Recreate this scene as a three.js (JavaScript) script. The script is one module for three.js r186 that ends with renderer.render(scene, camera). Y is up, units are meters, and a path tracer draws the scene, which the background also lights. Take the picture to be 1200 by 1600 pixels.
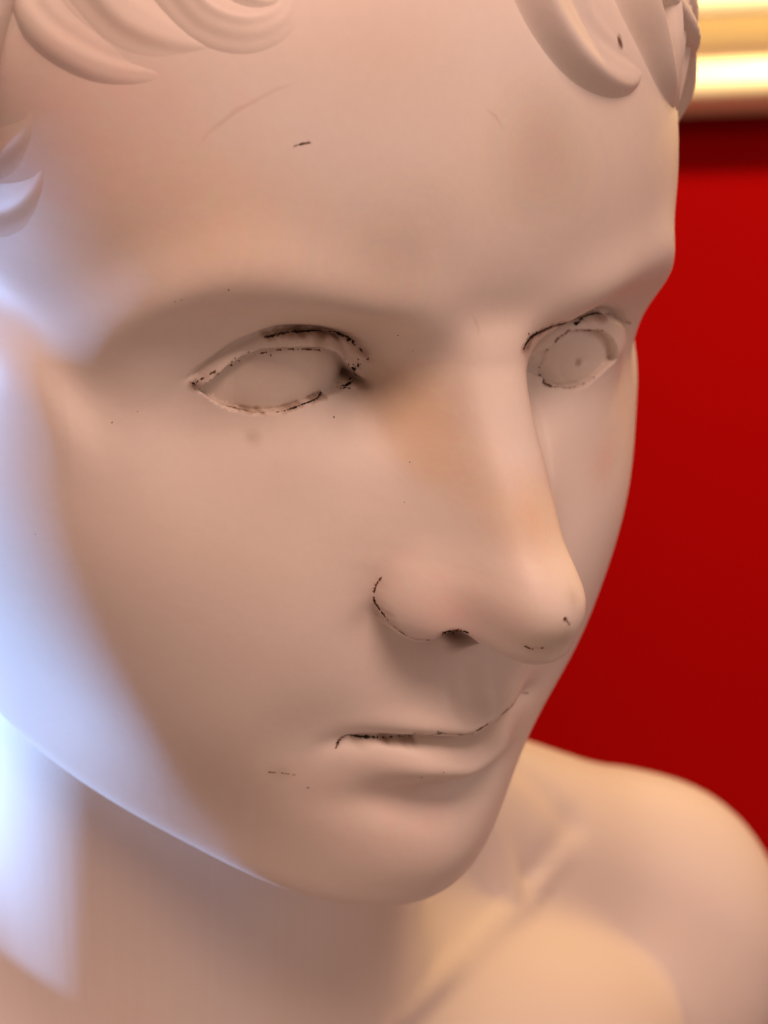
import * as THREE from 'three';
import { RoundedBoxGeometry } from 'three/addons/geometries/RoundedBoxGeometry.js';

// ---------- camera, lamps, exposure
const scene = new THREE.Scene();
scene.background = new THREE.Color().setRGB(0.29, 0.160, 0.123);          // dim warm gallery all round, no sky and no sun
const PITCH = 6 * Math.PI / 180, EYE = new THREE.Vector3(0, 1.6, 0);
const camera = new THREE.PerspectiveCamera(40, 3 / 4, 0.02, 30);
camera.position.copy(EYE);
camera.rotation.set(-PITCH, 0, 0);
camera.focus = 0.246;
camera.userData.fStop = camera.getFocalLength() / 3.4;
const renderer = new THREE.WebGLRenderer({ antialias: true });
renderer.setSize(768, 1024);
renderer.toneMapping = THREE.LinearToneMapping;
renderer.toneMappingExposure = 1;
renderer.shadowMap.enabled = true;

const fromCamera = (x, y, z) => new THREE.Vector3(x, y, z).applyAxisAngle(new THREE.Vector3(1, 0, 0), -PITCH).add(EYE);   // metres right, up and towards the viewer of the lens
const AIM = fromCamera(0, 0, -0.28);
function areaLamp(name, color, intensity, w, h, at, target = AIM) {
  const l = new THREE.RectAreaLight(color, intensity, w, h);
  l.name = name; l.position.copy(at); l.lookAt(target); scene.add(l);
  return l;
}
function spotLamp(name, color, intensity, at, target, angle, size, penumbra = 0.6) {
  const l = new THREE.SpotLight(color, intensity, 0, angle, penumbra, 2);
  l.name = name; l.position.copy(at); l.target.position.copy(target); l.castShadow = true; l.shadow.radius = size / 0.02; l.shadow.mapSize.set(1024, 1024); l.shadow.bias = -0.0005;
  scene.add(l, l.target);
  return l;
}
const rgb = (r, g, b) => new THREE.Color().setRGB(r, g, b);
spotLamp('window_light', rgb(0.30, 0.53, 1), 46, fromCamera(-1.82, 0.2, -0.92), fromCamera(-0.071, -0.30, -0.28), 0.166, 0.07, 0.07);
areaLamp('ceiling_light', rgb(1, 0.605, 0.47), 11.2, 1.0, 0.8, fromCamera(0.3, 1.3, 1.1));
areaLamp('side_light', rgb(1, 0.8, 0.72), 1.3, 0.8, 0.8, fromCamera(1.6, 0.3, 0.5));
spotLamp('gallery_spot_light', rgb(1, 0.60, 0.17), 10, fromCamera(0.75, 1.6, -0.91), fromCamera(0.1, -0.1, -0.45), 0.5, 0.05);
spotLamp('picture_light', rgb(1, 0.74, 0.45), 34, fromCamera(0.75, 1.5, 0.05), fromCamera(0.5, 0.25, -1.15), 0.4, 0.12);

// ---------- the bust as one distance field; millimetres in the head's own axes (x to its left, y up, z forward, origin at the nasion)
const { abs, min, max, hypot, sqrt, exp, sin, cos, PI, atan2 } = Math;
const clamp = (v, a, b) => v < a ? a : v > b ? b : v;
const sstep = (a, b, v) => { const t = clamp((v - a) / (b - a), 0, 1); return t * t * (3 - 2 * t); };
const mix = (a, b, t) => a + (b - a) * t;
const smin = (a, b, k) => { const h = max(k - abs(a - b), 0) / k; return min(a, b) - h * h * h * k / 6; };
const smax = (a, b, k) => -smin(-a, -b, k);
const gs = (v, s) => exp(-0.5 * v * v / (s * s));
function cone(px, py, pz, ax, ay, az, bx, by, bz, r1, r2) {       // tapered capsule
  const ux = bx - ax, uy = by - ay, uz = bz - az, t = clamp(((px - ax) * ux + (py - ay) * uy + (pz - az) * uz) / (ux * ux + uy * uy + uz * uz), 0, 1);
  return hypot(px - ax - ux * t, py - ay - uy * t, pz - az - uz * t) - mix(r1, r2, t);
}
function ell(px, py, pz, cx, cy, cz, rx, ry, rz) {
  const x = (px - cx) / rx, y = (py - cy) / ry, z = (pz - cz) / rz, k0 = hypot(x, y, z), k1 = hypot(x / rx, y / ry, z / rz);
  return k1 < 1e-9 ? -min(rx, ry, rz) : k0 * (k0 - 1) / k1;
}
function curve(points) {                                          // smooth function y(x) through points sorted by x (monotone-safe Catmull-Rom), flat slope beyond the ends
  points = [...points].sort((p, q) => p[0] - q[0]);
  const n = points.length, m = points.map((p, i) => i === 0 ? (points[1][1] - p[1]) / (points[1][0] - p[0]) : i === n - 1 ? (p[1] - points[i - 1][1]) / (p[0] - points[i - 1][0]) : (points[i + 1][1] - points[i - 1][1]) / (points[i + 1][0] - points[i - 1][0]));
  return (x) => {
    if (x <= points[0][0]) return points[0][1] + m[0] * (x - points[0][0]);
    if (x >= points[n - 1][0]) return points[n - 1][1] + m[n - 1] * (x - points[n - 1][0]);
    let i = 0; while (x > points[i + 1][0]) i++;
    const h = points[i + 1][0] - points[i][0], t = (x - points[i][0]) / h, t2 = t * t, t3 = t2 * t;
    return (2 * t3 - 3 * t2 + 1) * points[i][1] + (t3 - 2 * t2 + t) * h * m[i] + (3 * t2 - 2 * t3) * points[i + 1][1] + (t3 - t2) * h * m[i + 1];
  };
}
function toPolyline(pts, x, y) {                                  // distance to a polyline in the frontal plane, and how far along it
  let best = 1e9, at = 0;
  for (let i = 0; i + 1 < pts.length; i++) {
    const [ax, ay] = pts[i], ux = pts[i + 1][0] - ax, uy = pts[i + 1][1] - ay, t = clamp(((x - ax) * ux + (y - ay) * uy) / (ux * ux + uy * uy), 0, 1), d = hypot(x - ax - ux * t, y - ay - uy * t);
    if (d < best) { best = d; at = (i + t) / (pts.length - 1); }
  }
  return [best, at];
}
// skull and jaw: radius from the axis x = 0, z = -90, rows every 20 mm from y = -140, columns every 15 degrees from the front to the side, then the back
const AXIS = -90, ROW0 = -140, DROW = 20;
const ROWS = [
  [88, 80, 66, 60, 57, 56, 56, 58],
  [93, 86, 73, 66, 61, 59, 59, 62],
  [95, 89.5, 76.5, 70.5, 67.5, 66, 65.5, 67],
  [94, 93, 90.5, 81, 73, 70, 68.5, 70],
  [94, 93.5, 93.5, 89, 81.5, 75.5, 72.5, 76],
  [88, 90, 93, 93, 87, 79, 74.5, 82],
  [86, 86.5, 89.5, 92, 88, 80, 76, 90],
  [92, 91, 90, 89.3, 80, 74, 74, 98],
  [94.5, 94.5, 95, 93, 80, 74, 74.5, 103],
  [91, 91.5, 92, 90, 86, 83, 81, 103],
  [83, 83.5, 84, 83, 81.5, 80, 79, 98],
  [66, 67, 67, 66, 64, 62, 62, 85],
  [36, 37, 38, 39, 40, 41, 42, 56],
].map((r) => { const o = r.slice(0, 7); for (let j = 7; j < 15; j++) o.push(mix(r[6], r[7], sstep(6, 12, j))); return o; });
const bs = (t, w) => { const s = 1 - t; w[0] = s * s * s / 6; w[1] = (3 * t * t * t - 6 * t * t + 4) / 6; w[2] = (3 * s * s * s - 6 * s * s + 4) / 6; w[3] = t * t * t / 6; };
const wa = [0, 0, 0, 0], wb = [0, 0, 0, 0];
function baseR(y, th) {
  const fy = clamp((y - ROW0) / DROW, 0, ROWS.length - 1.001), fj = th / (PI / 12), iy = Math.floor(fy), j = Math.floor(fj);
  bs(fy - iy, wa); bs(fj - j, wb);
  let r = 0;
  for (let a = 0; a < 4; a++) {
    const row = ROWS[clamp(iy + a - 1, 0, ROWS.length - 1)];
    let s = 0;
    for (let b = 0; b < 4; b++) s += wb[b] * row[min(abs(j + b - 1), 14)];
    r += wa[a] * s;
  }
  return r;
}
// ---------- eyes
const EYES = [
  { s: -1, crease: curve([[-55.2, -10.4], [-51.7, -8.4], [-47.9, -5.1], [-43.5, -0.9], [-38.2, 1.6], [-35.2, 2.3], [-30.2, 2.2], [-25.2, 1.4], [-18.8, -1.2], [-14.2, -6.4]]), c: [-33.2, -7.8, -25],
    up: curve([[-48.2, -8.0], [-45.4, -4.8], [-43.0, -2.6], [-39.4, -0.9], [-36.3, -0.5], [-31.5, -0.7], [-26.9, -1.2], [-21.7, -3.4], [-17.7, -7.4]]),
    low: curve([[-48.2, -8.0], [-44.5, -10.3], [-41.4, -11.1], [-38.3, -11.4], [-35.1, -11.2], [-31.6, -10.6], [-27.9, -10.0], [-21.9, -9.6], [-17.7, -8.0]]) },
  { s: 1, crease: curve([[16.7, -8.4], [21.3, -5.0], [22.7, -3.0], [26.2, -0.6], [31.1, 1.1], [35.8, 1.5], [41.1, 0.6], [46.6, -1.8], [51.7, -6.4]]), c: [33.7, -7.8, -24.4],
    up: curve([[19.2, -8.4], [22.6, -6.4], [24.4, -5.0], [26.8, -3.3], [30.4, -1.7], [35.5, -1.8], [39.4, -3.4], [42.0, -5.8], [43.3, -8.8]]),
    low: curve([[19.2, -9.0], [23.1, -10.2], [26.2, -12.0], [29.3, -12.9], [32.4, -12.8], [34.9, -12.2], [37.7, -11.0], [41.2, -9.4], [43.3, -8.8]]) },
];
const EYE_R = 12.8, LID = 2.1;
const browY = curve([[0, 3.5], [8, 3.8], [16, 4.6], [24, 6], [33, 8.4], [42, 9.8], [50, 8.8], [57, 5], [63, -1], [70, -9]]);
// ---------- mouth, in the frontal plane
const LIPS = curve([[-27, -76.4], [-24, -75.4], [-18, -74.6], [-10, -74.4], [-5, -74.8], [0, -75.6], [5, -74.8], [10, -74.4], [18, -74.6], [24, -75.4], [27, -76.4]]);

const DEPTH = [curve([[6, 0], [10, 2], [14, 4.5], [18, 8.8], [22, 10.8], [26, 10.2], [30, 8.8], [34, 7.1], [38, 5.3], [42, 3.6], [46, 2.6], [50, 2.3], [54, 1.6], [58, 0.8], [66, 0]]), curve([[6, 0], [10, 2], [14, 5], [18, 7.6], [22, 7.7], [26, 7.5], [30, 7], [34, 5.9], [38, 4.6], [42, 3.4], [46, 2.8], [50, 2.4], [54, 1.6], [58, 0.6], [66, 0]])];             // how far the socket lies in at the lid's crease
function relief(x, y) {                                           // outward displacement of the face, mm
  const ax = abs(x);
  let D = 0;
  // brow: a plane that breaks at a clear edge over the socket
  const yb = browY(ax), u = yb - y;                               // below the edge > 0
  const along = sstep(2, 14, ax) * (1 - sstep(46, 66, ax));
  D += (2.2 + 0.9 * sstep(36, 52, ax)) * gs(u + 3, 5) * sstep(4, 24, ax) * (1 - sstep(55, 68, ax));
  D += 0.5 * gs(ax - 51, 7) * gs(y - 20, 6);
  const sp = Math.log(1 + exp(clamp(u / 1.1, -30, 30))) * 1.1, k = x < 0 ? 0 : 1, cv = y - EYES[k].crease(x), uc = max(yb - EYES[k].crease(x), 3);
  if (ax > 6 && ax < 66) {
    const ramp = smin(sp / uc, 1.12, 0.25), back = gs(max(-cv, 0), 10);
    D -= (DEPTH[k](ax) + 1.3 * gs(ax - 32, 12)) * ramp * back;
  }
  D -= 2.6 * gs(ax - 19, 6) * gs(y + 5, 8);                       // inner corner
  D -= 1.6 * gs(x, 7) * gs(y + 1, 7);                            // nasion
  // under-eye and cheekbone
  D -= 1.7 * gs(ax - 62.5, 4) * gs(y + 11, 5);
  D += sstep(61, 69, ax) * (1.1 * gs(y + 18 - (ax - 58) * 0.5, 6) - 1.3 * gs(y + 5 - (ax - 58) * 0.5, 5));   // cheekbone running back to the ear
  D += 2.0 * gs(ax - 39, 16) * gs(y + 40, 14);                    // cheek
  // muzzle, philtrum, lips
  D += 1.5 * gs(ax, 19) * gs(y + 72, 14);
  D += 0.7 * gs(ax - 5, 2.2) * gs(y + 65, 6) - 1.2 * gs(ax, 3) * gs(y + 64, 5.5);
  const yl = LIPS(x), v = y - yl, inM = 1 - sstep(9, 25, ax), wU = mix(1, 0.7, sstep(0, 22, ax));
  D += inM * ((3.3 * gs(ax, 14) * gs(v - 3.6, 2.3) * (1 + 0.3 * gs(ax, 4)) + 1.8 * gs(ax, 17) * gs(v - 6, 4.5)) + 6.2 * gs(ax, 12) * gs(v + 5.2, 3.4));
  D -= inM * 2.6 * gs(v, 0.8) + 1.7 * gs(v, 1.9) * (1 - sstep(17, 30, ax));
  D -= 2.2 * gs(ax - 27, 8) * gs(y + 75, 8);               // corners of the mouth
  D -= 3.8 * gs(ax, 12) * gs(y + 88.6, 3.4);                       // under the lower lip
  D += 5.2 * gs(ax, 12.5) * gs(y + 102.5, 9);                        // chin
  return D;
}
const RIDGE = curve([[16, 5], [5, 4.5], [-1, 4.5], [-5, 6.2], [-12, 10.4], [-18.6, 15.2], [-24.3, 19], [-30, 22.6], [-34, 25.6], [-38, 28], [-44, 28]]);
function nose(x, y, z) {
  const ax = abs(x), zr = RIDGE(y), w = mix(5.4, 5.0, sstep(-5, -30, y)), lean = 0.47;
  let d = smax(ax * 0.866 + (z - zr) * lean - w * 0.866, (z - zr) * 0.86, 6.5);     // two flat sides meeting at the ridge
  d = smax(d, -(y + 45.7) * 0.9 - (z - 10) * 0.2, 5);
  d = smax(d, y - 8 + (z + 4) * 0.6, 10);
  d = smin(d, ell(ax, y, z, 0, -39.9, 20.2, 7.2, 7.1, 9.2), 9);                 // tip
  d = smin(d, cone(ax, y, z, 0, -44.5, 20, 0, -53, 3, 2.8, 3.6), 4);          // septum
  return d;
}
function head(x, y, z) {
  const ax = abs(x), zz = z - AXIS, rho = hypot(ax, zz), th = atan2(ax, zz);
  let r = baseR(y, th);
  if (z > -75 && y < 45 && y > -125) r += relief(x, y) * sstep(-75, -40, z);
  let d = (rho - r) * 0.9;
  d = smax(d, -(y + 119.5) * 0.968 - (z + 2) * 0.25, 9);          // underside of the jaw
  d = smax(d, y - 100, 30);
  if (ax > 55 && y < 25 && y > -60) d = smin(d, max(ell(ax, y, z, 76, -17, -97, 7, 31, 18), -ell(ax, y, z, 84, -14, -96, 6, 22, 10)), 5);   // ears
  if (z > -45 && y < 30 && y > -75) {
    d = smin(d, nose(x, y, z), mix(8, 14, sstep(-4, -22, y) * (1 - 0.75 * sstep(-28, -40, y)) * sstep(4, 12, ax)));
    d = smin(d, ell(ax, y, z, 12, -44.4, 4, 7.3, 7.3, 9.5), mix(1.4, 10, sstep(-3, 9, z))); // wings
    d += 1.3 * gs(cone(ax, y, z, 17.2, -40.5, -3.2, 18.2, -45, -3.4, 0.01, 0.01), 1.1) + 0.8 * gs(cone(ax, y, z, 18.2, -45, -3.4, 15.5, -50, 0.5, 0.01, 0.01), 0.9);
    const nx = abs(x) - 8.8, ny = y + 50.4, nz = z - 12;              // nostrils
    d = smax(d, -ell(nx * 0.94 - nz * 0.3, ny, nz * 0.94 + nx * 0.3, 0, 0, 0, 5.4, 7, 7), 1.2);
  }
  if (z > -45 && y < 14 && y > -26 && ax > 10 && ax < 60) {
    const e = EYES[x < 0 ? 0 : 1], ex = x - e.c[0], ey = y - e.c[1], ez = z - e.c[2];
    const lid = hypot(ex * 0.80, ey, ez) - (EYE_R + LID * mix(1, 0.2, sstep(2, -7, ey)));
    d = smin(d, smax(lid, (y - e.crease(x)) * 0.85, 0.9), mix(0.7, 6, sstep(3, -6, ey)));
    d += (e.s > 0 ? 1.7 : 1.3) * gs(y - e.crease(x) - 0.4, 0.6) * (1 - sstep(13, 17.5, -ex * e.s * -1)) * (1 - sstep(15.5, 19, abs(ex)));
    d = smin(d, ell(x, y, z, e.s * 20.3, -7.4, -18.4, 5.4, 4.6, 4.2), 1);   // inner corner
    const a = max(y - e.up(x), e.low(x) - y) * 0.85, cut = smax(a, -(hypot(ex * 0.68, ey, ez) - (EYE_R - 0.9)), 0.8);
    d = smax(d, -cut, 0.7);
  }
  return d;
}
// ---------- neck, shoulders, chest
function torso(x, y, z) {
  const ax = abs(x);
  let d = cone(x, y, z, 0, -70, -98, 0, -190, -95, 55, 62);                                // neck
  d = smin(d, ell(ax, y, z, 0, -300, -100, 150, 120, 78), 30);                            // rib cage
  const ys = y + (x < 0 ? 38 * sstep(40, 120, ax) : 0);           // right shoulder lowered in shape so the window light reaches the neck
  d = smin(d, cone(ax, ys, z, 30, -160, -118, 170, -238, -112, 30, 34), 30);               // trapezius to shoulder
  d = smin(d, ell(ax, ys, z, 197, -278, -100, 47, 66, 50), 32);                            // deltoid
  d = smin(d, ell(ax, y, z, 70, -285, -62, 95, 70, 45), 40);                              // chest
  if (y < -150) {                                                                         // collarbone, the hollow above it and the edge of the neck muscle
    const c1 = min(cone(ax, y, z, 130, -201, -89, 104, -210, -79, 3.2, 4), cone(ax, y, z, 104, -210, -79, 70, -208, -64, 3.4, 3.6), cone(ax, y, z, 70, -208, -64, 22, -194, -40, 3.6, 3));
    d = smin(d, c1, 6);
    d += 1.3 * gs(cone(ax, y, z, 108, -172, -104, 131, -196, -88, 0.1, 0.1), 4) + 0.9 * gs(cone(ax, y, z, 131, -194, -88, 108, -203, -80, 0.1, 0.1), 4);
    d = smin(d, cone(ax, y, z, 94, -176, -93, 99, -203, -80, 2, 2.6), 8);
  }
  d = smax(d, -(y + 350), 20);
  return d;
}
function body(x, y, z) {
  if (y > 0) return head(x, y, z);
  return smin(head(x, y, z), torso(x, y, z), 12);
}

// ---------- from millimetres in the head's axes to metres in the room
const HR = [[0.83196, 0.09207, 0.54715], [0.13483, 0.92294, -0.36054], [-0.53819, 0.37373, 0.75543]], HC = [-152.9, 64.8, 187.9];
const toRoom = new THREE.Matrix4().makeTranslation(EYE.x, EYE.y, EYE.z)
  .multiply(new THREE.Matrix4().makeRotationX(-PITCH))
  .multiply(new THREE.Matrix4().makeScale(0.001, 0.001, 0.001))
  .multiply(new THREE.Matrix4().set(...HR[0], 0, ...HR[1], 0, ...HR[2], 0, 0, 0, 0, 1))
  .multiply(new THREE.Matrix4().makeTranslation(-HC[0], -HC[1], -HC[2]));
const BASE = new THREE.Vector3(0, -350, -100).applyMatrix4(toRoom);
const place = (g) => {                                             // stain and shading map laid on from the front of the face, in the head's own axes
  const p = g.attributes.position, uv = new Float32Array(p.count * 2);
  for (let i = 0; i < p.count; i++) { uv[i * 2] = clamp((p.getX(i) + 76) / 140, 0.001, 0.999); uv[i * 2 + 1] = clamp((p.getY(i) + 130) / 200, 0.001, 0.999); }
  g.setAttribute('uv', new THREE.BufferAttribute(uv, 2));
  return g.applyMatrix4(new THREE.Matrix4().makeTranslation(-BASE.x, -BASE.y, -BASE.z).multiply(toRoom));
};

function gradient(f, x, y, z, e = 0.25) {
  const gx = f(x + e, y, z) - f(x - e, y, z), gy = f(x, y + e, z) - f(x, y - e, z), gz = f(x, y, z + e) - f(x, y, z - e), l = hypot(gx, gy, gz) || 1;
  return [gx / l, gy / l, gz / l, l / (2 * e)];
}
// surface nets over a grid that is fine on the face and coarser away from it
function axis(lo, hi, a, b, fine, grow, most) {
  const out = [];
  for (let v = a; v <= b; v += fine) out.push(v);
  let s = fine, v = out[out.length - 1];
  while (v < hi) { s = min(s * grow, most); v += s; out.push(v); }
  s = fine; v = a;
  const left = [];
  while (v > lo) { s = min(s * grow, most); v -= s; left.push(v); }
  return Float64Array.from([...left.reverse(), ...out]);
}
function meshField(f, X, Y, Z) {
  const nx = X.length, ny = Y.length, nz = Z.length, field = new Float32Array(nx * ny * nz).fill(NaN), B = 8;
  const blocks = [];
  for (let k = 0; k < nz - 1; k += B) for (let j = 0; j < ny - 1; j += B) for (let i = 0; i < nx - 1; i += B) {
    const i1 = min(i + B, nx - 1), j1 = min(j + B, ny - 1), k1 = min(k + B, nz - 1);
    const r = hypot(X[i1] - X[i], Y[j1] - Y[j], Z[k1] - Z[k]) / 2;
    if (abs(f((X[i] + X[i1]) / 2, (Y[j] + Y[j1]) / 2, (Z[k] + Z[k1]) / 2)) > r * 1.7 + 2) continue;
    blocks.push([i, j, k, i1, j1, k1]);
    for (let c = k; c <= k1; c++) for (let b = j; b <= j1; b++) for (let a = i; a <= i1; a++) {
      const n = (c * ny + b) * nx + a;
      if (field[n] !== field[n]) field[n] = f(X[a], Y[b], Z[c]);
    }
  }
  const index = new Int32Array(nx * ny * nz).fill(-1), pos = [], tri = [];
  const at = (a, b, c) => field[(c * ny + b) * nx + a];
  const E = [[0, 1], [2, 3], [4, 5], [6, 7], [0, 2], [1, 3], [4, 6], [5, 7], [0, 4], [1, 5], [2, 6], [3, 7]];
  for (const [i, j, k, i1, j1, k1] of blocks) for (let c = k; c < k1; c++) for (let b = j; b < j1; b++) for (let a = i; a < i1; a++) {
    const v = [at(a, b, c), at(a + 1, b, c), at(a, b + 1, c), at(a + 1, b + 1, c), at(a, b, c + 1), at(a + 1, b, c + 1), at(a, b + 1, c + 1), at(a + 1, b + 1, c + 1)];
    let px = 0, py = 0, pz = 0, n = 0;
    for (const [p, q] of E) if ((v[p] < 0) !== (v[q] < 0)) {
      const t = v[p] / (v[p] - v[q]), u = (m, bit) => (m >> bit) & 1;
      px += mix(X[a + u(p, 0)], X[a + u(q, 0)], t); py += mix(Y[b + u(p, 1)], Y[b + u(q, 1)], t); pz += mix(Z[c + u(p, 2)], Z[c + u(q, 2)], t); n++;
    }
    if (n) { index[(c * ny + b) * nx + a] = pos.length / 3; pos.push(px / n, py / n, pz / n); }
  }
  const quad = (p, q, r, s, flip) => { if (p < 0 || q < 0 || r < 0 || s < 0) return; if (flip) tri.push(p, r, q, p, s, r); else tri.push(p, q, r, p, r, s); };
  const id = (a, b, c) => a < 0 || b < 0 || c < 0 ? -1 : index[(c * ny + b) * nx + a];
  for (const [i, j, k, i1, j1, k1] of blocks) for (let c = k; c < k1; c++) for (let b = j; b < j1; b++) for (let a = i; a < i1; a++) {
    const o = at(a, b, c) < 0;
    if (o !== at(a + 1, b, c) < 0) quad(id(a, b - 1, c - 1), id(a, b, c - 1), id(a, b, c), id(a, b - 1, c), !o);
    if (o !== at(a, b + 1, c) < 0) quad(id(a - 1, b, c - 1), id(a - 1, b, c), id(a, b, c), id(a, b, c - 1), !o);
    if (o !== at(a, b, c + 1) < 0) quad(id(a - 1, b - 1, c), id(a, b - 1, c), id(a, b, c), id(a - 1, b, c), !o);
  }
  const P = Float32Array.from(pos), N = new Float32Array(P.length);
  for (let v = 0; v < P.length; v += 3) {
    for (let it = 0; it < 2; it++) {
      const g = gradient(f, P[v], P[v + 1], P[v + 2]), s = clamp(f(P[v], P[v + 1], P[v + 2]) / max(g[3], 0.4), -0.6, 0.6);
      P[v] -= g[0] * s; P[v + 1] -= g[1] * s; P[v + 2] -= g[2] * s;
    }
    const g = gradient(f, P[v], P[v + 1], P[v + 2], 0.3);
    N[v] = g[0]; N[v + 1] = g[1]; N[v + 2] = g[2];
  }
  const g = new THREE.BufferGeometry();
  g.setAttribute('position', new THREE.BufferAttribute(P, 3));
  g.setAttribute('normal', new THREE.BufferAttribute(N, 3));
  g.setIndex(new THREE.BufferAttribute(Uint32Array.from(tri), 1));
  return g;
}
// grime in the carved lines: [points in mm, width, cover, darkness]; specks: [x, y, z, radius, darkness]; stains, with some painted light and shade: [x, y, radius, hue, strength]
const GRIME_LINES = [
  [[[-37.3,1.2,-13.9],[-35.5,1.5,-13.8],[-33.6,1.7,-13.9]], 0.58, 0.6, 0.8],
  [[[-33.6,1.7,-13.9],[-28.6,1.5,-14.7],[-23.5,0.6,-16.7],[-21.2,0.2,-16],[-19.7,-0.4,-15]], 0.75, 0.9, 0.9],
  [[[-19.7,-0.4,-15],[-18.2,-2,-14],[-17.1,-3.7,-12.3]], 0.67, 0.6, 0.7],
  [[[-48.8,-7.1,-17],[-47.8,-5.9,-16.1],[-46.6,-4.8,-15.2],[-42.5,-3.7,-15.8]], 0.40, 0.6, 0.55],
  [[[-42.5,-3.7,-15.8],[-38.5,-2,-14.6],[-33.9,-1.3,-14],[-28.5,-1.8,-14.5],[-25.1,-2.5,-15.6]], 0.33, 0.4, 0.3],
  [[[-48.8,-7.4,-16.9],[-47.3,-8.7,-15.8],[-44.4,-10.3,-15.3]], 0.40, 0.45, 0.5],
  [[[-44.4,-10.3,-15.3],[-41.4,-11.1,-13.2],[-38.3,-11.4,-11.5],[-35,-11.3,-10.8],[-31.2,-10.6,-10.9],[-27.4,-9.9,-11.8],[-25,-9.8,-14.4]], 0.43, 0.8, 0.8],
  [[[5.6,0.3,2.8],[8.2,2.2,1.5],[12.1,2.9,0.1],[16.2,3.2,-1.2],[32.7,0.6,-12.5],[39.4,0.5,-14.4]], 0.75, 1, 0.75],
  [[[39.4,0.5,-14.4],[47.3,-1.4,-17.9],[51.3,-3.2,-18.1]], 0.42, 0.5, 0.3],
  [[[23.3,-10.7,-12],[25,-8.8,-14],[25.5,-6.4,-13.8],[26.1,-3.1,-11.7],[28.1,-1.9,-11.5]], 0.37, 0.5, 0.3],
  [[[28.2,-1.6,-11.6],[30.3,-1.4,-11.3],[35.3,-2.2,-12.9],[36.9,-1.9,-11]], 0.40, 0.7, 0.45],
  [[[36.9,-1.9,-11],[39.1,-2.9,-11.1]], 0.40, 0.6, 0.4],
  [[[25.3,-11,-14.3],[24.1,-11.6,-11.4],[25.6,-12.3,-10.6]], 0.50, 0.8, 0.6],
  [[[25.6,-12.3,-10.6],[30.2,-12.9,-10.6],[34.5,-12.3,-10.8],[37,-11.3,-11]], 0.37, 0.4, 0.25],
  [[[-20.7,-43.7,1.6],[-20.3,-45.1,2.3],[-19.9,-46.4,4.4]], 0.60, 0.7, 0.75],
  [[[-19.9,-46.4,4.4],[-19.2,-47.6,6.6],[-17.7,-48.8,8.7],[-16.4,-49.2,9.9],[-15.1,-48.5,12.3]], 0.40, 0.6, 0.55],
  [[[-20,-39.8,2.4],[-20.5,-41.4,1.9],[-20.7,-43.1,1.7]], 0.40, 0.35, 0.4],
  [[[-23.1,-76.8,-2.3],[-22.5,-75.3,-2.3],[-21.3,-74.1,-1.6]], 0.50, 0.6, 0.45],
  [[[-21.3,-74.1,-1.6],[-18.8,-74.8,-1.3],[-14.5,-75,0.9],[-9.9,-74.8,2.9],[-7.3,-71.3,9.1]], 0.60, 0.9, 0.9],
  [[[-7.3,-71.3,9.1],[-2.6,-72.3,10.2],[-0.5,-72.4,10.4]], 0.43, 0.7, 0.55],
  [[[-0.7,-72.1,10.6],[3.9,-70.8,10.4],[10.8,-70.6,7.5],[24,-76.2,-2.7]], 0.33, 0.5, 0.35],
  [[[-38.8,34.1,-6.3],[-37.5,34.6,-5.8],[-35.9,34.9,-5.2]], 0.27, 0.6, 0.45],
  [[[-34.2,-82.4,-7.8],[-32,-82.5,-6.6],[-29.6,-82.9,-5.4]], 0.30, 0.3, 0.3],
  [[[-0.9,-38.6,30.3],[-0.3,-39.2,30.5],[0.4,-40.1,30.5]], 0.33, 1.3, 0.9],
  [[[-6.1,-44.3,26.9],[-5.1,-44.8,27.8],[-4.1,-44.4,28.5]], 0.37, 0.5, 0.35],
  [[[-3.7,-44.5,28.7],[-3.1,-43.8,29.2]], 0.37, 0.4, 0.35],
  [[[-14.2,-46.7,14.3],[-13.5,-45.8,15.1],[-12.3,-45.4,16.2],[-11.2,-45.3,17.5]], 0.58, 0.8, 0.6],
];
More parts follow.
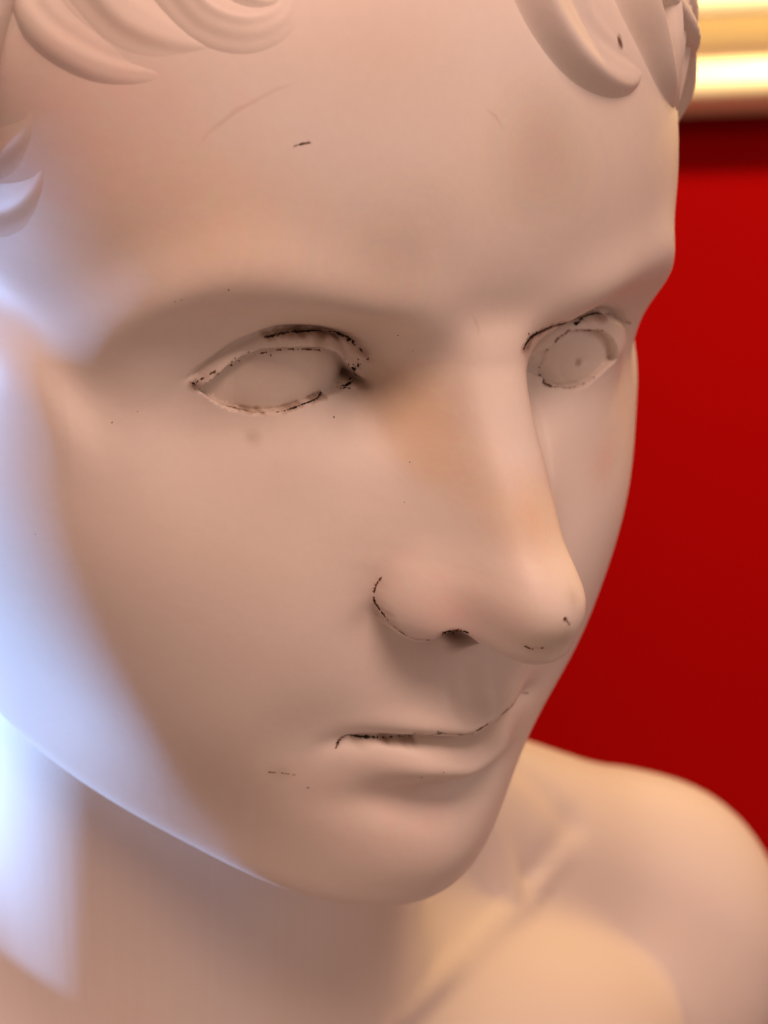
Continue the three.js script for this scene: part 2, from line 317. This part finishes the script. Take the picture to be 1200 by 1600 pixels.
const SPECKS = [
  [-18.8, -6, -14.1, 0.63, 1],
  [-17.6, -7.5, -14.9, 0.52, 1],
  [-19.6, -8.8, -14.2, 0.63, 1],
  [-18.1, -5.2, -13.6, 0.35, 0.9],
  [-20.7, -9.2, -13.7, 0.35, 0.9],
  [-20.5, -9.2, -14.6, 0.29, 0.9],
  [-18.5, -8.3, -15.5, 0.35, 1],
  [-20.1, -9.2, -13, 0.23, 0.7],
  [-20.4, -9.1, -16.3, 0.17, 0.7],
  [-17.1, -3.8, -12.3, 0.23, 0.9],
  [-19.6, -0.8, -15.2, 0.35, 0.9],
  [-18.9, -1.4, -14.6, 0.17, 0.9],
  [-48.8, -7, -17, 0.29, 0.9],
  [-48.3, -6.4, -16.6, 0.23, 0.8],
  [-42.5, -3.9, -15.7, 0.20, 0.8],
  [-36.1, -2, -13.9, 0.17, 0.7],
  [-41.1, -11.1, -13.2, 0.23, 0.8],
  [-35.5, -11.3, -10.9, 0.17, 0.6],
  [-48.7, -7.9, -16.8, 0.14, 0.7],
  [-48.2, 11.5, -7.5, 0.13, 0.8],
  [-54.9, 8.6, -12.8, 0.10, 0.6],
  [-54.1, 9.1, -12.1, 0.10, 0.5],
  [-17.6, 3.1, -3.1, 0.17, 0.7],
  [-14.1, 0.1, -3.2, 0.12, 0.6],
  [-24.6, -13.2, -10.1, 0.17, 0.8],
  [-60.1, -15.2, -24.6, 0.17, 0.8],
  [-56.7, -12.7, -21.9, 0.09, 0.4],
  [-14.5, -19.3, -0.1, 0.13, 0.5],
  [-16, -26.1, 1.6, 0.10, 0.35],
  [-27.2, -85.9, -4.5, 0.20, 0.55],
  [-70.3, -38.2, -33.9, 0.12, 0.35],
  [-9.7, -81.3, 7.7, 0.20, 0.7],
  [-6.3, -79.7, 10, 0.14, 0.4],
  [-6.3, -82.4, 8.1, 0.14, 0.3],
  [7.7, 0.4, 1.5, 0.23, 0.6],
  [7.1, 3, 1.9, 0.23, 0.6],
  [7.7, 51.2, -3.9, 0.17, 0.5],
  [-4.3, -52.8, 5.2, 0.29, 0.7],
  [-18.8, -74.8, -1.3, 0.23, 0.9],
  [-17.1, -75, -0.4, 0.23, 0.9],
  [-13.2, -74.9, 1.6, 0.17, 0.8],
  [-11.4, -71.9, 6.4, 0.23, 0.9],
  [-7.9, -70.9, 8.9, 0.23, 0.8],
  [-11.3, -74.8, 2.3, 0.17, 0.7],
];
const STAINS_AND_SHADING = [
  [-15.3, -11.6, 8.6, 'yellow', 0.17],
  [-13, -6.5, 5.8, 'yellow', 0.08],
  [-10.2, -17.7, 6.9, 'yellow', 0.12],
  [-0.5, -23.6, 6.9, 'yellow', 0.2],  // warm light along the nose ridge, painted as a tint
  [-14.7, -41.5, 8.1, 'pink', 0.13],
  [-3.1, -43.4, 4.6, 'grey', 0.25],
  [1.3, -35.8, 2.1, 'grey', 0.12],
  [-50.3, 23.4, 13.8, 'yellow', 0.1],
  [-39, -6.8, 8.1, 'grey', 0.12],
  [38.8, -28.2, 8.1, 'pink', 0.14],
  [8.4, 37.5, 13.8, 'grey', 0.12],
  [-24.5, 15.8, 11.5, 'grey', 0.14],
  [-63.3, 33.6, 16.1, 'pink', 0.12],
  [-7.9, -91.3, 10.3, 'pink', 0.1],
  [-17.3, -7.8, 4.1, 'grey', 0.2],
  [-18.1, -8.1, 1.3, 'dark', 0.3],
  [-26.6, 0.2, 1.8, 'grey', 0.3],
  [-2.4, -54.6, 2.5, 'dark', 0.35],  // nostril shade, painted to darken the opening
  [-3.9, -52.7, 1.8, 'dark', 0.7],  // shade deeper in the nostril, painted dark
  [32.7, -8.1, 1.0, 'grey', 0.5],
  [7.8, 0.1, 1.6, 'dark', 0.3],
  [-14.4, -74.8, 1.6, 'grey', 0.3],
  [-10.7, -72.7, 1.6, 'grey', 0.3],
  [-18.8, -74.8, 1.6, 'grey', 0.35],
  [27.9, 52.4, 1.0, 'dark', 0.9],  // shade of the hole between hair locks, painted dark
  [0, -43.1, 2.8, 'grey', 0.2],
  [-40.2, -15.8, 1.6, 'grey', 0.15],
  [-32, -82.5, 2.3, 'grey', 0.1],
  [-48.6, -7.2, 1.0, 'dark', 0.35],
];
const VEINS = [
  [[[-53.2,30.8],[-49.8,35.3],[-46.3,38.7],[-40.8,42.2],[-34.2,45]], 0.35, 0.035],
  [[[-7.1,41.7],[-4.7,40.1],[-2.9,37.7]], 0.35, 0.035],
  [[[-6.7,8.7],[-4.8,5.2],[-4.3,3.1]], 0.35, 0.03],
];
function stoneMap() {
  const S = 2048, cv = document.createElement('canvas'); cv.width = cv.height = S;
  const c = cv.getContext('2d'), X = (x) => (x + 76) / 140 * S, Y = (y) => (1 - (y + 130) / 200) * S, K = S / 140;
  let seed = 7; const rnd = () => { seed = (seed * 1664525 + 1013904223) >>> 0; return seed / 4294967296; };
  const im = c.createImageData(S, S), lat = Float32Array.from({ length: 65536 }, rnd);
  const noise = (x, y) => { const i = Math.floor(x), j = Math.floor(y), u = x - i, v = y - j, a = u * u * (3 - 2 * u), b = v * v * (3 - 2 * v), L = (p, q) => lat[((q & 255) << 8) | (p & 255)]; return mix(mix(L(i, j), L(i + 1, j), a), mix(L(i, j + 1), L(i + 1, j + 1), a), b) - 0.5; };
  for (let y = 0; y < S; y++) for (let x = 0; x < S; x++) {
    const n = noise(x / 330, y / 230) + 0.5 * noise(x / 150 + 40, y / 110), w = noise(x / 260 + 90, y / 180 + 20), f = noise(x / 9 + 3, y / 7) + noise(x / 23, y / 17 + 50), o = (y * S + x) * 4;
    im.data[o] = 231 + 5 * n + 1.6 * f; im.data[o + 1] = 225 + 6 * n + 4 * w + 1.6 * f; im.data[o + 2] = 217 + 7 * n + 9 * w + 1.6 * f; im.data[o + 3] = 255;
  }
  c.putImageData(im, 0, 0);
  c.setTransform(1, 0, 0, 0.7, 0, 0);                             // one unit is the same length across and up
  const YY = (y) => Y(y) / 0.7;
  const blot = (x, y, r, color, a) => { const g = c.createRadialGradient(X(x), YY(y), 0, X(x), YY(y), r * K); g.addColorStop(0, `rgba(${color},${a})`); g.addColorStop(0.45, `rgba(${color},${a * 0.8})`); g.addColorStop(1, `rgba(${color},0)`); c.fillStyle = g; c.fillRect(X(x) - r * K, YY(y) - r * K, 2 * r * K, 2 * r * K); };
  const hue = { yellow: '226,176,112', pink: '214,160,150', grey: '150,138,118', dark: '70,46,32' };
  for (const [x, y, r, k, a] of STAINS_AND_SHADING) for (let i = 0; i < 9; i++) blot(x + (rnd() - 0.5) * r * 1.1, y + (rnd() - 0.5) * r * 1.1, r * (0.5 + 0.7 * rnd()), hue[k], a * 0.3);
  for (const [pts, w, cover, dark] of GRIME_LINES) for (let i = 0; i + 1 < pts.length; i++) {      // a brown halo of old dirt along each carved line
    const [ax, ay] = pts[i], [bx, by] = pts[i + 1], n = Math.ceil(hypot(bx - ax, by - ay) / 0.2);
    for (let k = 0; k < n; k++) { const q = clamp(0.6 + 1.4 * noise(i * 7 + k * 0.2, w * 77), 0.1, 1.2); blot(mix(ax, bx, k / n) + (rnd() - 0.5) * w, mix(ay, by, k / n) + (rnd() - 0.5) * w, w * (0.8 + 1.1 * rnd()), '96,62,42', 0.22 * dark * cover * q); }
  }
  for (const [pts, w, a] of VEINS) for (let i = 0; i + 1 < pts.length; i++) {
    const [ax, ay] = pts[i], [bx, by] = pts[i + 1], n = Math.ceil(hypot(bx - ax, by - ay) / 0.15);
    for (let k = 0; k < n; k++) { const t = (i + k / n) / (pts.length - 1), fade = sin(PI * clamp(t, 0.03, 0.97)); blot(mix(ax, bx, k / n) + 0.25 * noise(t * 9, a * 99), mix(ay, by, k / n), w * (0.5 + fade * 0.7 + 0.5 * noise(t * 14, 3)), '140,84,56', a * fade); }
  }
  const t = new THREE.CanvasTexture(cv); t.colorSpace = THREE.SRGBColorSpace; t.anisotropy = 4;
  return t;
}
function grainMap() {
  const S = 1024, d = new Uint8Array(S * S * 4); let seed = 99; const rnd = () => { seed = (seed * 1664525 + 1013904223) >>> 0; return seed / 4294967296; };
  const lat = Float32Array.from({ length: 65536 }, rnd), L = (p, q, n) => lat[((((q % n) + n) % n) << 8) | (((p % n) + n) % n)];
  const noise = (x, y, n) => { const i = Math.floor(x), j = Math.floor(y), u = x - i, v = y - j, a = u * u * (3 - 2 * u), b = v * v * (3 - 2 * v); return mix(mix(L(i, j, n), L(i + 1, j, n), a), mix(L(i, j + 1, n), L(i + 1, j + 1, n), a), b); };
  for (let y = 0; y < S; y++) for (let x = 0; x < S; x++) { const u = x / S, v = y / S, h = 0.5 * noise(u * 64, v * 64, 64) + 0.3 * noise(u * 128, v * 128, 128) + 0.35 * noise(u * 20, v * 20, 20), o = (y * S + x) * 4; d[o] = d[o + 1] = d[o + 2] = 255 * clamp(h / 1.15, 0, 1); d[o + 3] = 255; }
  const t = new THREE.DataTexture(d, S, S); t.wrapS = t.wrapT = THREE.RepeatWrapping; t.magFilter = THREE.LinearFilter; t.minFilter = THREE.LinearMipmapLinearFilter; t.generateMipmaps = true; t.repeat.set(2, 2.9); t.needsUpdate = true;
  return t;
}
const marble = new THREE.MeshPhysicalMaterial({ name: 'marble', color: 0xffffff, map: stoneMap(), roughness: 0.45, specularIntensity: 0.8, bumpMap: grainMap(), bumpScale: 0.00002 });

const bust = new THREE.Group();
bust.name = 'marble_bust'; bust.position.copy(BASE); scene.add(bust);
bust.userData = { label: 'white marble portrait bust of a youth with wavy hair before the red wall', category: 'bust' };
function part(name, g, m, parent) { const o = new THREE.Mesh(g, m); o.name = name; o.castShadow = o.receiveShadow = true; parent.add(o); return o; }

const FINE = 0.55;
const bodyG = meshField(body, axis(-240, 240, -58, 58, FINE, 1.06, 5), axis(-356, 106, -124, 30, FINE, 1.06, 5), axis(-205, 40, -32, 36, FINE, 1.06, 5));
console.log('body triangles', bodyG.index.count / 3);
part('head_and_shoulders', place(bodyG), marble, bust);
for (const e of EYES) {
  const g = new THREE.SphereGeometry(1, 180, 140);
  g.scale(EYE_R / 0.86, EYE_R, EYE_R).translate(...e.c);
  const p = g.attributes.position, c = new THREE.Vector3(...e.c), gaze = new THREE.Vector3(e.s < 0 ? -0.03 : 0.06, -0.02, 1).normalize(), v = new THREE.Vector3();
  for (let i = 0; i < p.count; i++) {                             // a drilled pupil and a lightly cut ring
    v.fromBufferAttribute(p, i).sub(c).divide(new THREE.Vector3(EYE_R / 0.86, EYE_R, EYE_R));
    const a = v.angleTo(gaze), cut = (0.10 * gs(a - 0.42, 0.03) + 0.3 * gs(a, 0.06)) * (e.s < 0 ? 0.35 : 1);
    v.multiplyScalar(1 - cut / EYE_R).multiply(new THREE.Vector3(EYE_R / 0.86, EYE_R, EYE_R)).add(c);
    p.setXYZ(i, v.x, v.y, v.z);
  }
  g.computeVertexNormals();
  part('eye', place(g), marble, bust);
}

// grime caught in the carving: small flat flakes that lie on the stone
const stone = (x, y, z) => { let d = body(x, y, z); for (const e of EYES) d = min(d, hypot((x - e.c[0]) * 0.86, y - e.c[1], z - e.c[2]) - EYE_R); return d; };
const snap = (x, y, z, lift) => {
  let g;
  for (let i = 0; i < 4; i++) { g = gradient(stone, x, y, z, 0.08); const s = clamp(stone(x, y, z) / max(g[3], 0.4), -1, 1); x -= g[0] * s; y -= g[1] * s; z -= g[2] * s; }
  return [x + g[0] * lift, y + g[1] * lift, z + g[2] * lift, g];
};
{
  let seed = 4242; const rnd = () => { seed = (seed * 1664525 + 1013904223) >>> 0; return seed / 4294967296; };
  const heaps = { black: [[], []], brown: [[], []] };
  const flake = (x, y, z, r, dark) => {
    const [P, I] = heaps[dark > 0.62 ? 'black' : 'brown'], c = snap(x, y, z, 0.05), n = new THREE.Vector3(...c[3]), u = new THREE.Vector3(0, 1, 0.3).cross(n).normalize(), v = n.clone().cross(u), at = P.length / 3, N = 8, stretch = 0.6 + 0.8 * rnd(), turn = rnd() * 6.283;
    P.push(c[0], c[1], c[2]);
    for (let k = 0; k < N; k++) {
      const a = turn + k / N * 6.283, q = r * (0.6 + 0.6 * rnd()), cu = cos(a) * q * stretch, cv = sin(a) * q / stretch;
      const s = snap(c[0] + u.x * cu + v.x * cv, c[1] + u.y * cu + v.y * cv, c[2] + u.z * cu + v.z * cv, 0.025);
      if (hypot(s[0] - c[0], s[1] - c[1], s[2] - c[2]) > q * 1.3 * max(stretch, 1 / stretch) + 0.02) { s[0] = c[0]; s[1] = c[1]; s[2] = c[2]; }
      P.push(s[0], s[1], s[2]); I.push(at, at + 1 + k, at + 1 + (k + 1) % N);
    }
  };
  for (const [pts, w, cover, dark] of GRIME_LINES) {
    const path = new THREE.CatmullRomCurve3(pts.map((p) => new THREE.Vector3(...p))), len = path.getLength(), n = Math.ceil(len / (w * 0.42));
    let run = 0;
    for (let k = 0; k <= n; k++) {
      run = clamp(run + (rnd() - 0.5) * 0.7, -0.6, 0.6);
      if (rnd() > cover * 0.8 + run * 0.9) continue;
      const p = path.getPointAt(k / n), j = w * 0.3;
      flake(p.x + (rnd() - 0.5) * j, p.y + (rnd() - 0.5) * j, p.z + (rnd() - 0.5) * j, w * (0.16 + 0.4 * rnd() + 0.32 * run), dark + (rnd() - 0.5) * 0.5);
      if (rnd() < 0.10 * dark) flake(p.x + (rnd() - 0.5) * w * 4, p.y + (rnd() - 0.5) * w * 4, p.z, w * (0.08 + 0.14 * rnd()), dark);
    }
  }
  for (const [x, y, z, r, dark] of SPECKS) {
    for (let k = 0; k < 3; k++) flake(x + (rnd() - 0.5) * r, y + (rnd() - 0.5) * r, z, r * (0.5 + 0.5 * rnd()), dark);
    if (r > 0.28 && dark > 0.85) for (let k = 0; k < 16; k++) { const a = rnd() * 6.283, d = r * (0.9 + 3 * rnd() * rnd()); flake(x + cos(a) * d, y + sin(a) * d, z, r * (0.1 + 0.2 * rnd()), dark * (0.6 + 0.4 * rnd())); }
  }
  for (const [name, tone] of [['black', rgb(0.022, 0.013, 0.008)], ['brown', rgb(0.17, 0.10, 0.06)]]) {
    const g = new THREE.BufferGeometry();
    g.setAttribute('position', new THREE.BufferAttribute(Float32Array.from(heaps[name][0]), 3)); g.setIndex(heaps[name][1]);
    place(g); g.computeVertexNormals();
    const o = part('grime', g, new THREE.MeshStandardMaterial({ name: name + '_grime', color: tone, roughness: 1, side: THREE.DoubleSide }), bust);
    o.userData.kind = 'stuff'; o.userData.label = name + ' grime in the carved lines of eyes, nose and mouth';
  }
}
// ---------- hair: a low cap of waves behind the hairline and the locks that lie over its edge
const HAIRLINE = curve([[-180, -70], [-110, -60], [-90, -40], [-76, 2], [-67, 20], [-62.5, 26], [-58.5, 34], [-53.5, 57], [-40, 61], [-20, 65], [0, 67], [12, 64], [22, 61], [30, 56], [38, 50], [46, 44], [54, 30], [62, 8], [75, -15], [90, -45], [110, -60], [180, -70]]);
function hairCap(x, y, z) {
  const th = atan2(x, z - AXIS) * 180 / PI, u = th + 0.5 * y, waves = 1.5 * sin(u * 0.42 + 2.2 * sin(y * 0.11)) + 0.3 * sin(u * 0.8 + 2 * sin(y * 0.07 + 1));
  return smax(head(x, y, z) - 6.5 - waves, (HAIRLINE(th) + 3 - y) * 0.5, 8);
}
const hair = new THREE.Group();
hair.name = 'hair'; bust.add(hair);
const capG = meshField(hairCap, axis(-100, 100, -2, 2, 1.4, 1, 1.4), axis(-90, 125, -2, 2, 1.4, 1, 1.4), axis(-215, 30, -2, 2, 1.4, 1, 1.4));
part('hair_mass', place(capG), marble, hair);
const onHead = (p, lift = 0) => {                                 // nearest point of the head, and its normal
  let [x, y, z] = p, g;
  for (let i = 0; i < 4; i++) { g = gradient(head, x, y, z, 1.5); const s = head(x, y, z) / max(g[3], 0.5); x -= g[0] * s; y -= g[1] * s; z -= g[2] * s; }
  return [new THREE.Vector3(x + g[0] * lift, y + g[1] * lift, z + g[2] * lift), new THREE.Vector3(g[0], g[1], g[2])];
};
function lock(points, wide, high, { strands = 2.5, crest = 0, tip = 0.9, lift = 0, deep = 0.3 } = {}) {
  const path = new THREE.CatmullRomCurve3(points.map((p) => new THREE.Vector3(...p))), NS = 64, NW = 40, P = [], idx = [];
  for (let i = 0; i <= NS; i++) {
    const s = i / NS, taper = Math.pow(max(1 - Math.pow(s, 5 * tip), 0), 0.55), w = wide * taper + 0.05, h = (high + lift * (1 - s)) * (1 - 0.95 * Math.pow(s, 1.8)), [c, n] = onHead(path.getPoint(s).toArray()), t = path.getTangent(s), b = t.clone().cross(n).normalize();
    
    for (let j = 0; j <= NW; j++) {
      const f = j / NW * 2 - 1, q = c.clone().addScaledVector(b, f * w), [sp, sn] = onHead(q.toArray());
      const k = f < crest ? (f + 1) / (crest + 1) : (1 - f) / (1 - crest), dome = Math.pow(sin(k * PI / 2), 1.7);
      const groove = deep * (0.5 + 0.5 * cos(PI * (strands * 2) * (f * 0.5 + 0.5) + 2.2 * s)) * (1 - f * f) + 0.06 * (1 - f * f) * cos(f * 13 + 3 * s);
      const up = h * (dome - groove * 0.6) - 0.3;
      P.push(sp.addScaledVector(sn, up));
    }
  }
  const pos = new Float32Array(P.length * 3);
  P.forEach((p, i) => p.toArray(pos, i * 3));
  for (let i = 0; i < NS; i++) for (let j = 0; j < NW; j++) { const a = i * (NW + 1) + j, d = a + NW + 1; idx.push(a, a + 1, d, a + 1, d + 1, d); }
  const g = new THREE.BufferGeometry();
  g.setAttribute('position', new THREE.BufferAttribute(pos, 3)); g.setIndex(idx);
  place(g); g.computeVertexNormals();
  return part('hair_lock', g, marble, hair);
}
// over the left of the forehead
lock([[10, 74, -20], [11, 66, -13], [12.4, 59, -8.2], [16, 54.5, -5.8], [21, 51.6, -5], [27.5, 49.3, -5.8], [35, 48, -7.8]], 11, 6.2, { strands: 1.6, crest: 0.6, tip: 0.6, deep: 0.5 });
lock([[30, 76, -28], [32, 66, -19], [34, 59.5, -15.3], [37.5, 54, -13.6], [42, 48.5, -13], [47, 44, -14.8], [50, 40, -17]], 7, 7, { tip: 0.6, strands: 2, crest: 0.25, deep: 0.55, lift: 2 });
lock([[43, 76, -36], [44, 66, -27], [44.5, 59, -21], [46, 52, -17.5], [49, 46, -17], [53, 39, -20]], 4.5, 9, { strands: 1.5, crest: 0.1, deep: 0.4, lift: 3 });
lock([[50, 74, -40], [51, 64, -31], [51, 56, -25], [51.5, 49, -21.5], [53, 42, -21]], 5, 9.5, { strands: 1.5, deep: 0.45, lift: 3 });
lock([[58, 72, -48], [58, 62, -38], [57, 54, -31], [56, 47, -26], [56, 39, -24]], 7, 8, { strands: 2, deep: 0.4, lift: 3 });
// over the right temple, low and half sunk into the stone
lock([[-61, 68, -50], [-63.5, 60, -48.5], [-66, 53, -47], [-68, 46, -46.6], [-70.5, 38, -47.4], [-72.5, 30, -50], [-75, 24, -56]], 6.6, 3.36, { strands: 2, crest: 0.35, deep: 0.3 });
lock([[-66, 64, -58], [-69, 54, -56], [-71.5, 45, -55], [-73.5, 36, -56], [-75, 28, -60]], 7.2, 3.68, { strands: 2.5, deep: 0.4 });
lock([[-60, 68, -56], [-64, 58, -50], [-65.4, 52, -44.3], [-64.9, 47.5, -38.2], [-62, 44.3, -30.8], [-58.4, 42.8, -25.6], [-52, 42.6, -19]], 6.2, 2.08, { strands: 2, crest: 0.3, deep: 0.3, tip: 0.8 });
lock([[-60, 68, -46], [-60.6, 58, -38.6], [-59.2, 53.4, -32.7], [-57.2, 49.5, -27], [-53, 47.4, -21.3], [-46, 46.6, -16.5]], 7.2, 1.92, { strands: 2.5, crest: -0.1, deep: 0.3, tip: 0.8 });
lock([[-54, 70, -38], [-53, 61, -29], [-51, 55, -23], [-48, 51, -18.6], [-43.2, 50, -14.9], [-38.4, 52.2, -13.2], [-34.8, 58, -14.2]], 5.5, 2.24, { strands: 1.5, crest: -0.2, deep: 0.35, tip: 1.4 });
lock([[-41, 74, -30], [-43.5, 66, -23], [-44.5, 60, -19.5], [-43.5, 56, -17], [-40, 54.8, -14.8], [-37, 57, -14.2]], 3.6, 1.92, { strands: 1, deep: 0.3, tip: 1.2 });
lock([[-79, 20, -78], [-77, 15, -66], [-75, 14.6, -56], [-72, 17.8, -43.5], [-69.6, 22.5, -37.1], [-67.5, 29, -34]], 8, 1.3, { strands: 2.5, crest: 0, deep: 0.4, tip: 0.6 });
lock([[-78, 32, -80], [-76.5, 26, -68], [-74.8, 24.5, -56], [-72.2, 27, -45], [-69.9, 31.5, -39], [-68, 38, -37.5]], 8, 1.3, { strands: 2.5, crest: 0, deep: 0.4, tip: 0.6 });
lock([[-77, 42, -76], [-75.5, 36, -66], [-74, 34, -56], [-72, 36, -47], [-69.5, 41, -42]], 7, 1.8, { strands: 3, deep: 0.6, tip: 0.6 });
// ---------- the setting: a red wall and the lower edge of a gilt frame
const wallAt = fromCamera(0.262, 0.323, -1.15), wallTurn = -0.22;
const wall = new THREE.Group();
wall.name = 'wall'; wall.userData.kind = 'structure'; wall.position.copy(wallAt); wall.position.y = 0; wall.rotation.y = wallTurn; scene.add(wall);
const red = new THREE.MeshPhysicalMaterial({ name: 'red_wall_paint', color: rgb(0.195, 0.0002, 0.0002), roughness: 0.9, specularIntensity: 0.05 });
{
  const S = 512, d = new Uint8Array(S * S * 4); let seed = 31; const rnd = () => { seed = (seed * 1664525 + 1013904223) >>> 0; return seed / 4294967296; };
  const lat = Float32Array.from({ length: 4096 }, rnd), noise = (x, y, n) => { const i = Math.floor(x), j = Math.floor(y), u = sstep(0, 1, x - i), v = sstep(0, 1, y - j), L = (p, q) => lat[(((q % n) * 64) + (p % n)) & 4095]; return mix(mix(L(i, j), L(i + 1, j), u), mix(L(i, j + 1), L(i + 1, j + 1), u), v); };
  for (let y = 0; y < S; y++) for (let x = 0; x < S; x++) { const o = (y * S + x) * 4, h = 0.5 * noise(x / S * 48, y / S * 28, 48) + 0.5 * noise(x / S * 20, y / S * 12, 20); d[o] = d[o + 1] = d[o + 2] = 215 + 40 * h; d[o + 3] = 255; }
  const t = new THREE.DataTexture(d, S, S); t.magFilter = THREE.LinearFilter; t.needsUpdate = true; red.map = t;                  // uneven coats of paint
}
part('wall_surface', new THREE.BoxGeometry(6, 3.4, 0.1), red, wall).position.set(0, 1.7, -0.05);
const gilt = new THREE.MeshPhysicalMaterial({ name: 'gilding', color: rgb(0.95, 0.83, 0.50), metalness: 0.5, roughness: 0.42 });
const frame = new THREE.Group();
frame.name = 'picture_frame'; frame.position.copy(wallAt); frame.rotation.y = wallTurn; scene.add(frame);
frame.userData = { label: 'gilt moulded picture frame hanging on the red wall behind the bust', category: 'picture frame' };
function rail(length) {                                           // a moulding: profile (up, out of the wall) drawn along the rail, mitred at both ends
  const s = new THREE.Shape();
  s.moveTo(0, 0); s.lineTo(0, 0.014); s.bezierCurveTo(0.002, 0.026, 0.006, 0.036, 0.011, 0.038);
  s.bezierCurveTo(0.022, 0.043, 0.038, 0.034, 0.046, 0.024); s.bezierCurveTo(0.050, 0.026, 0.060, 0.034, 0.067, 0.050);
  s.bezierCurveTo(0.074, 0.056, 0.094, 0.052, 0.106, 0.042); s.lineTo(0.112, 0.030); s.lineTo(0.124, 0.018); s.lineTo(0.124, 0); s.lineTo(0, 0);
  const g = new THREE.ExtrudeGeometry(s, { depth: length, bevelEnabled: false, curveSegments: 14 });
  const p = g.attributes.position;
  for (let i = 0; i < p.count; i++) { const up = p.getX(i), out = p.getY(i), t = p.getZ(i) / length; p.setXYZ(i, mix(up, length - up, t), up, out + 0.002); }
  g.index ? g.computeVertexNormals() : g.computeVertexNormals();
  return g;
}
const FW = 1.3, FH = 0.95;
for (const [x, y, turn, len] of [[0, 0, 0, FW], [FW, 0, PI / 2, FH], [FW, FH, PI, FW], [0, FH, -PI / 2, FH]]) {
  const r = part('rail', rail(len), gilt, frame);
  r.position.set(x - 0.45, y, 0); r.rotation.z = turn;
}
const picture = part('canvas', new THREE.BoxGeometry(FW - 0.22, FH - 0.22, 0.01), new THREE.MeshStandardMaterial({ name: 'dark_picture', color: rgb(0.05, 0.035, 0.02), roughness: 0.5 }), frame);
picture.position.set(FW / 2 - 0.45, FH / 2, 0.008);

renderer.render(scene, camera);
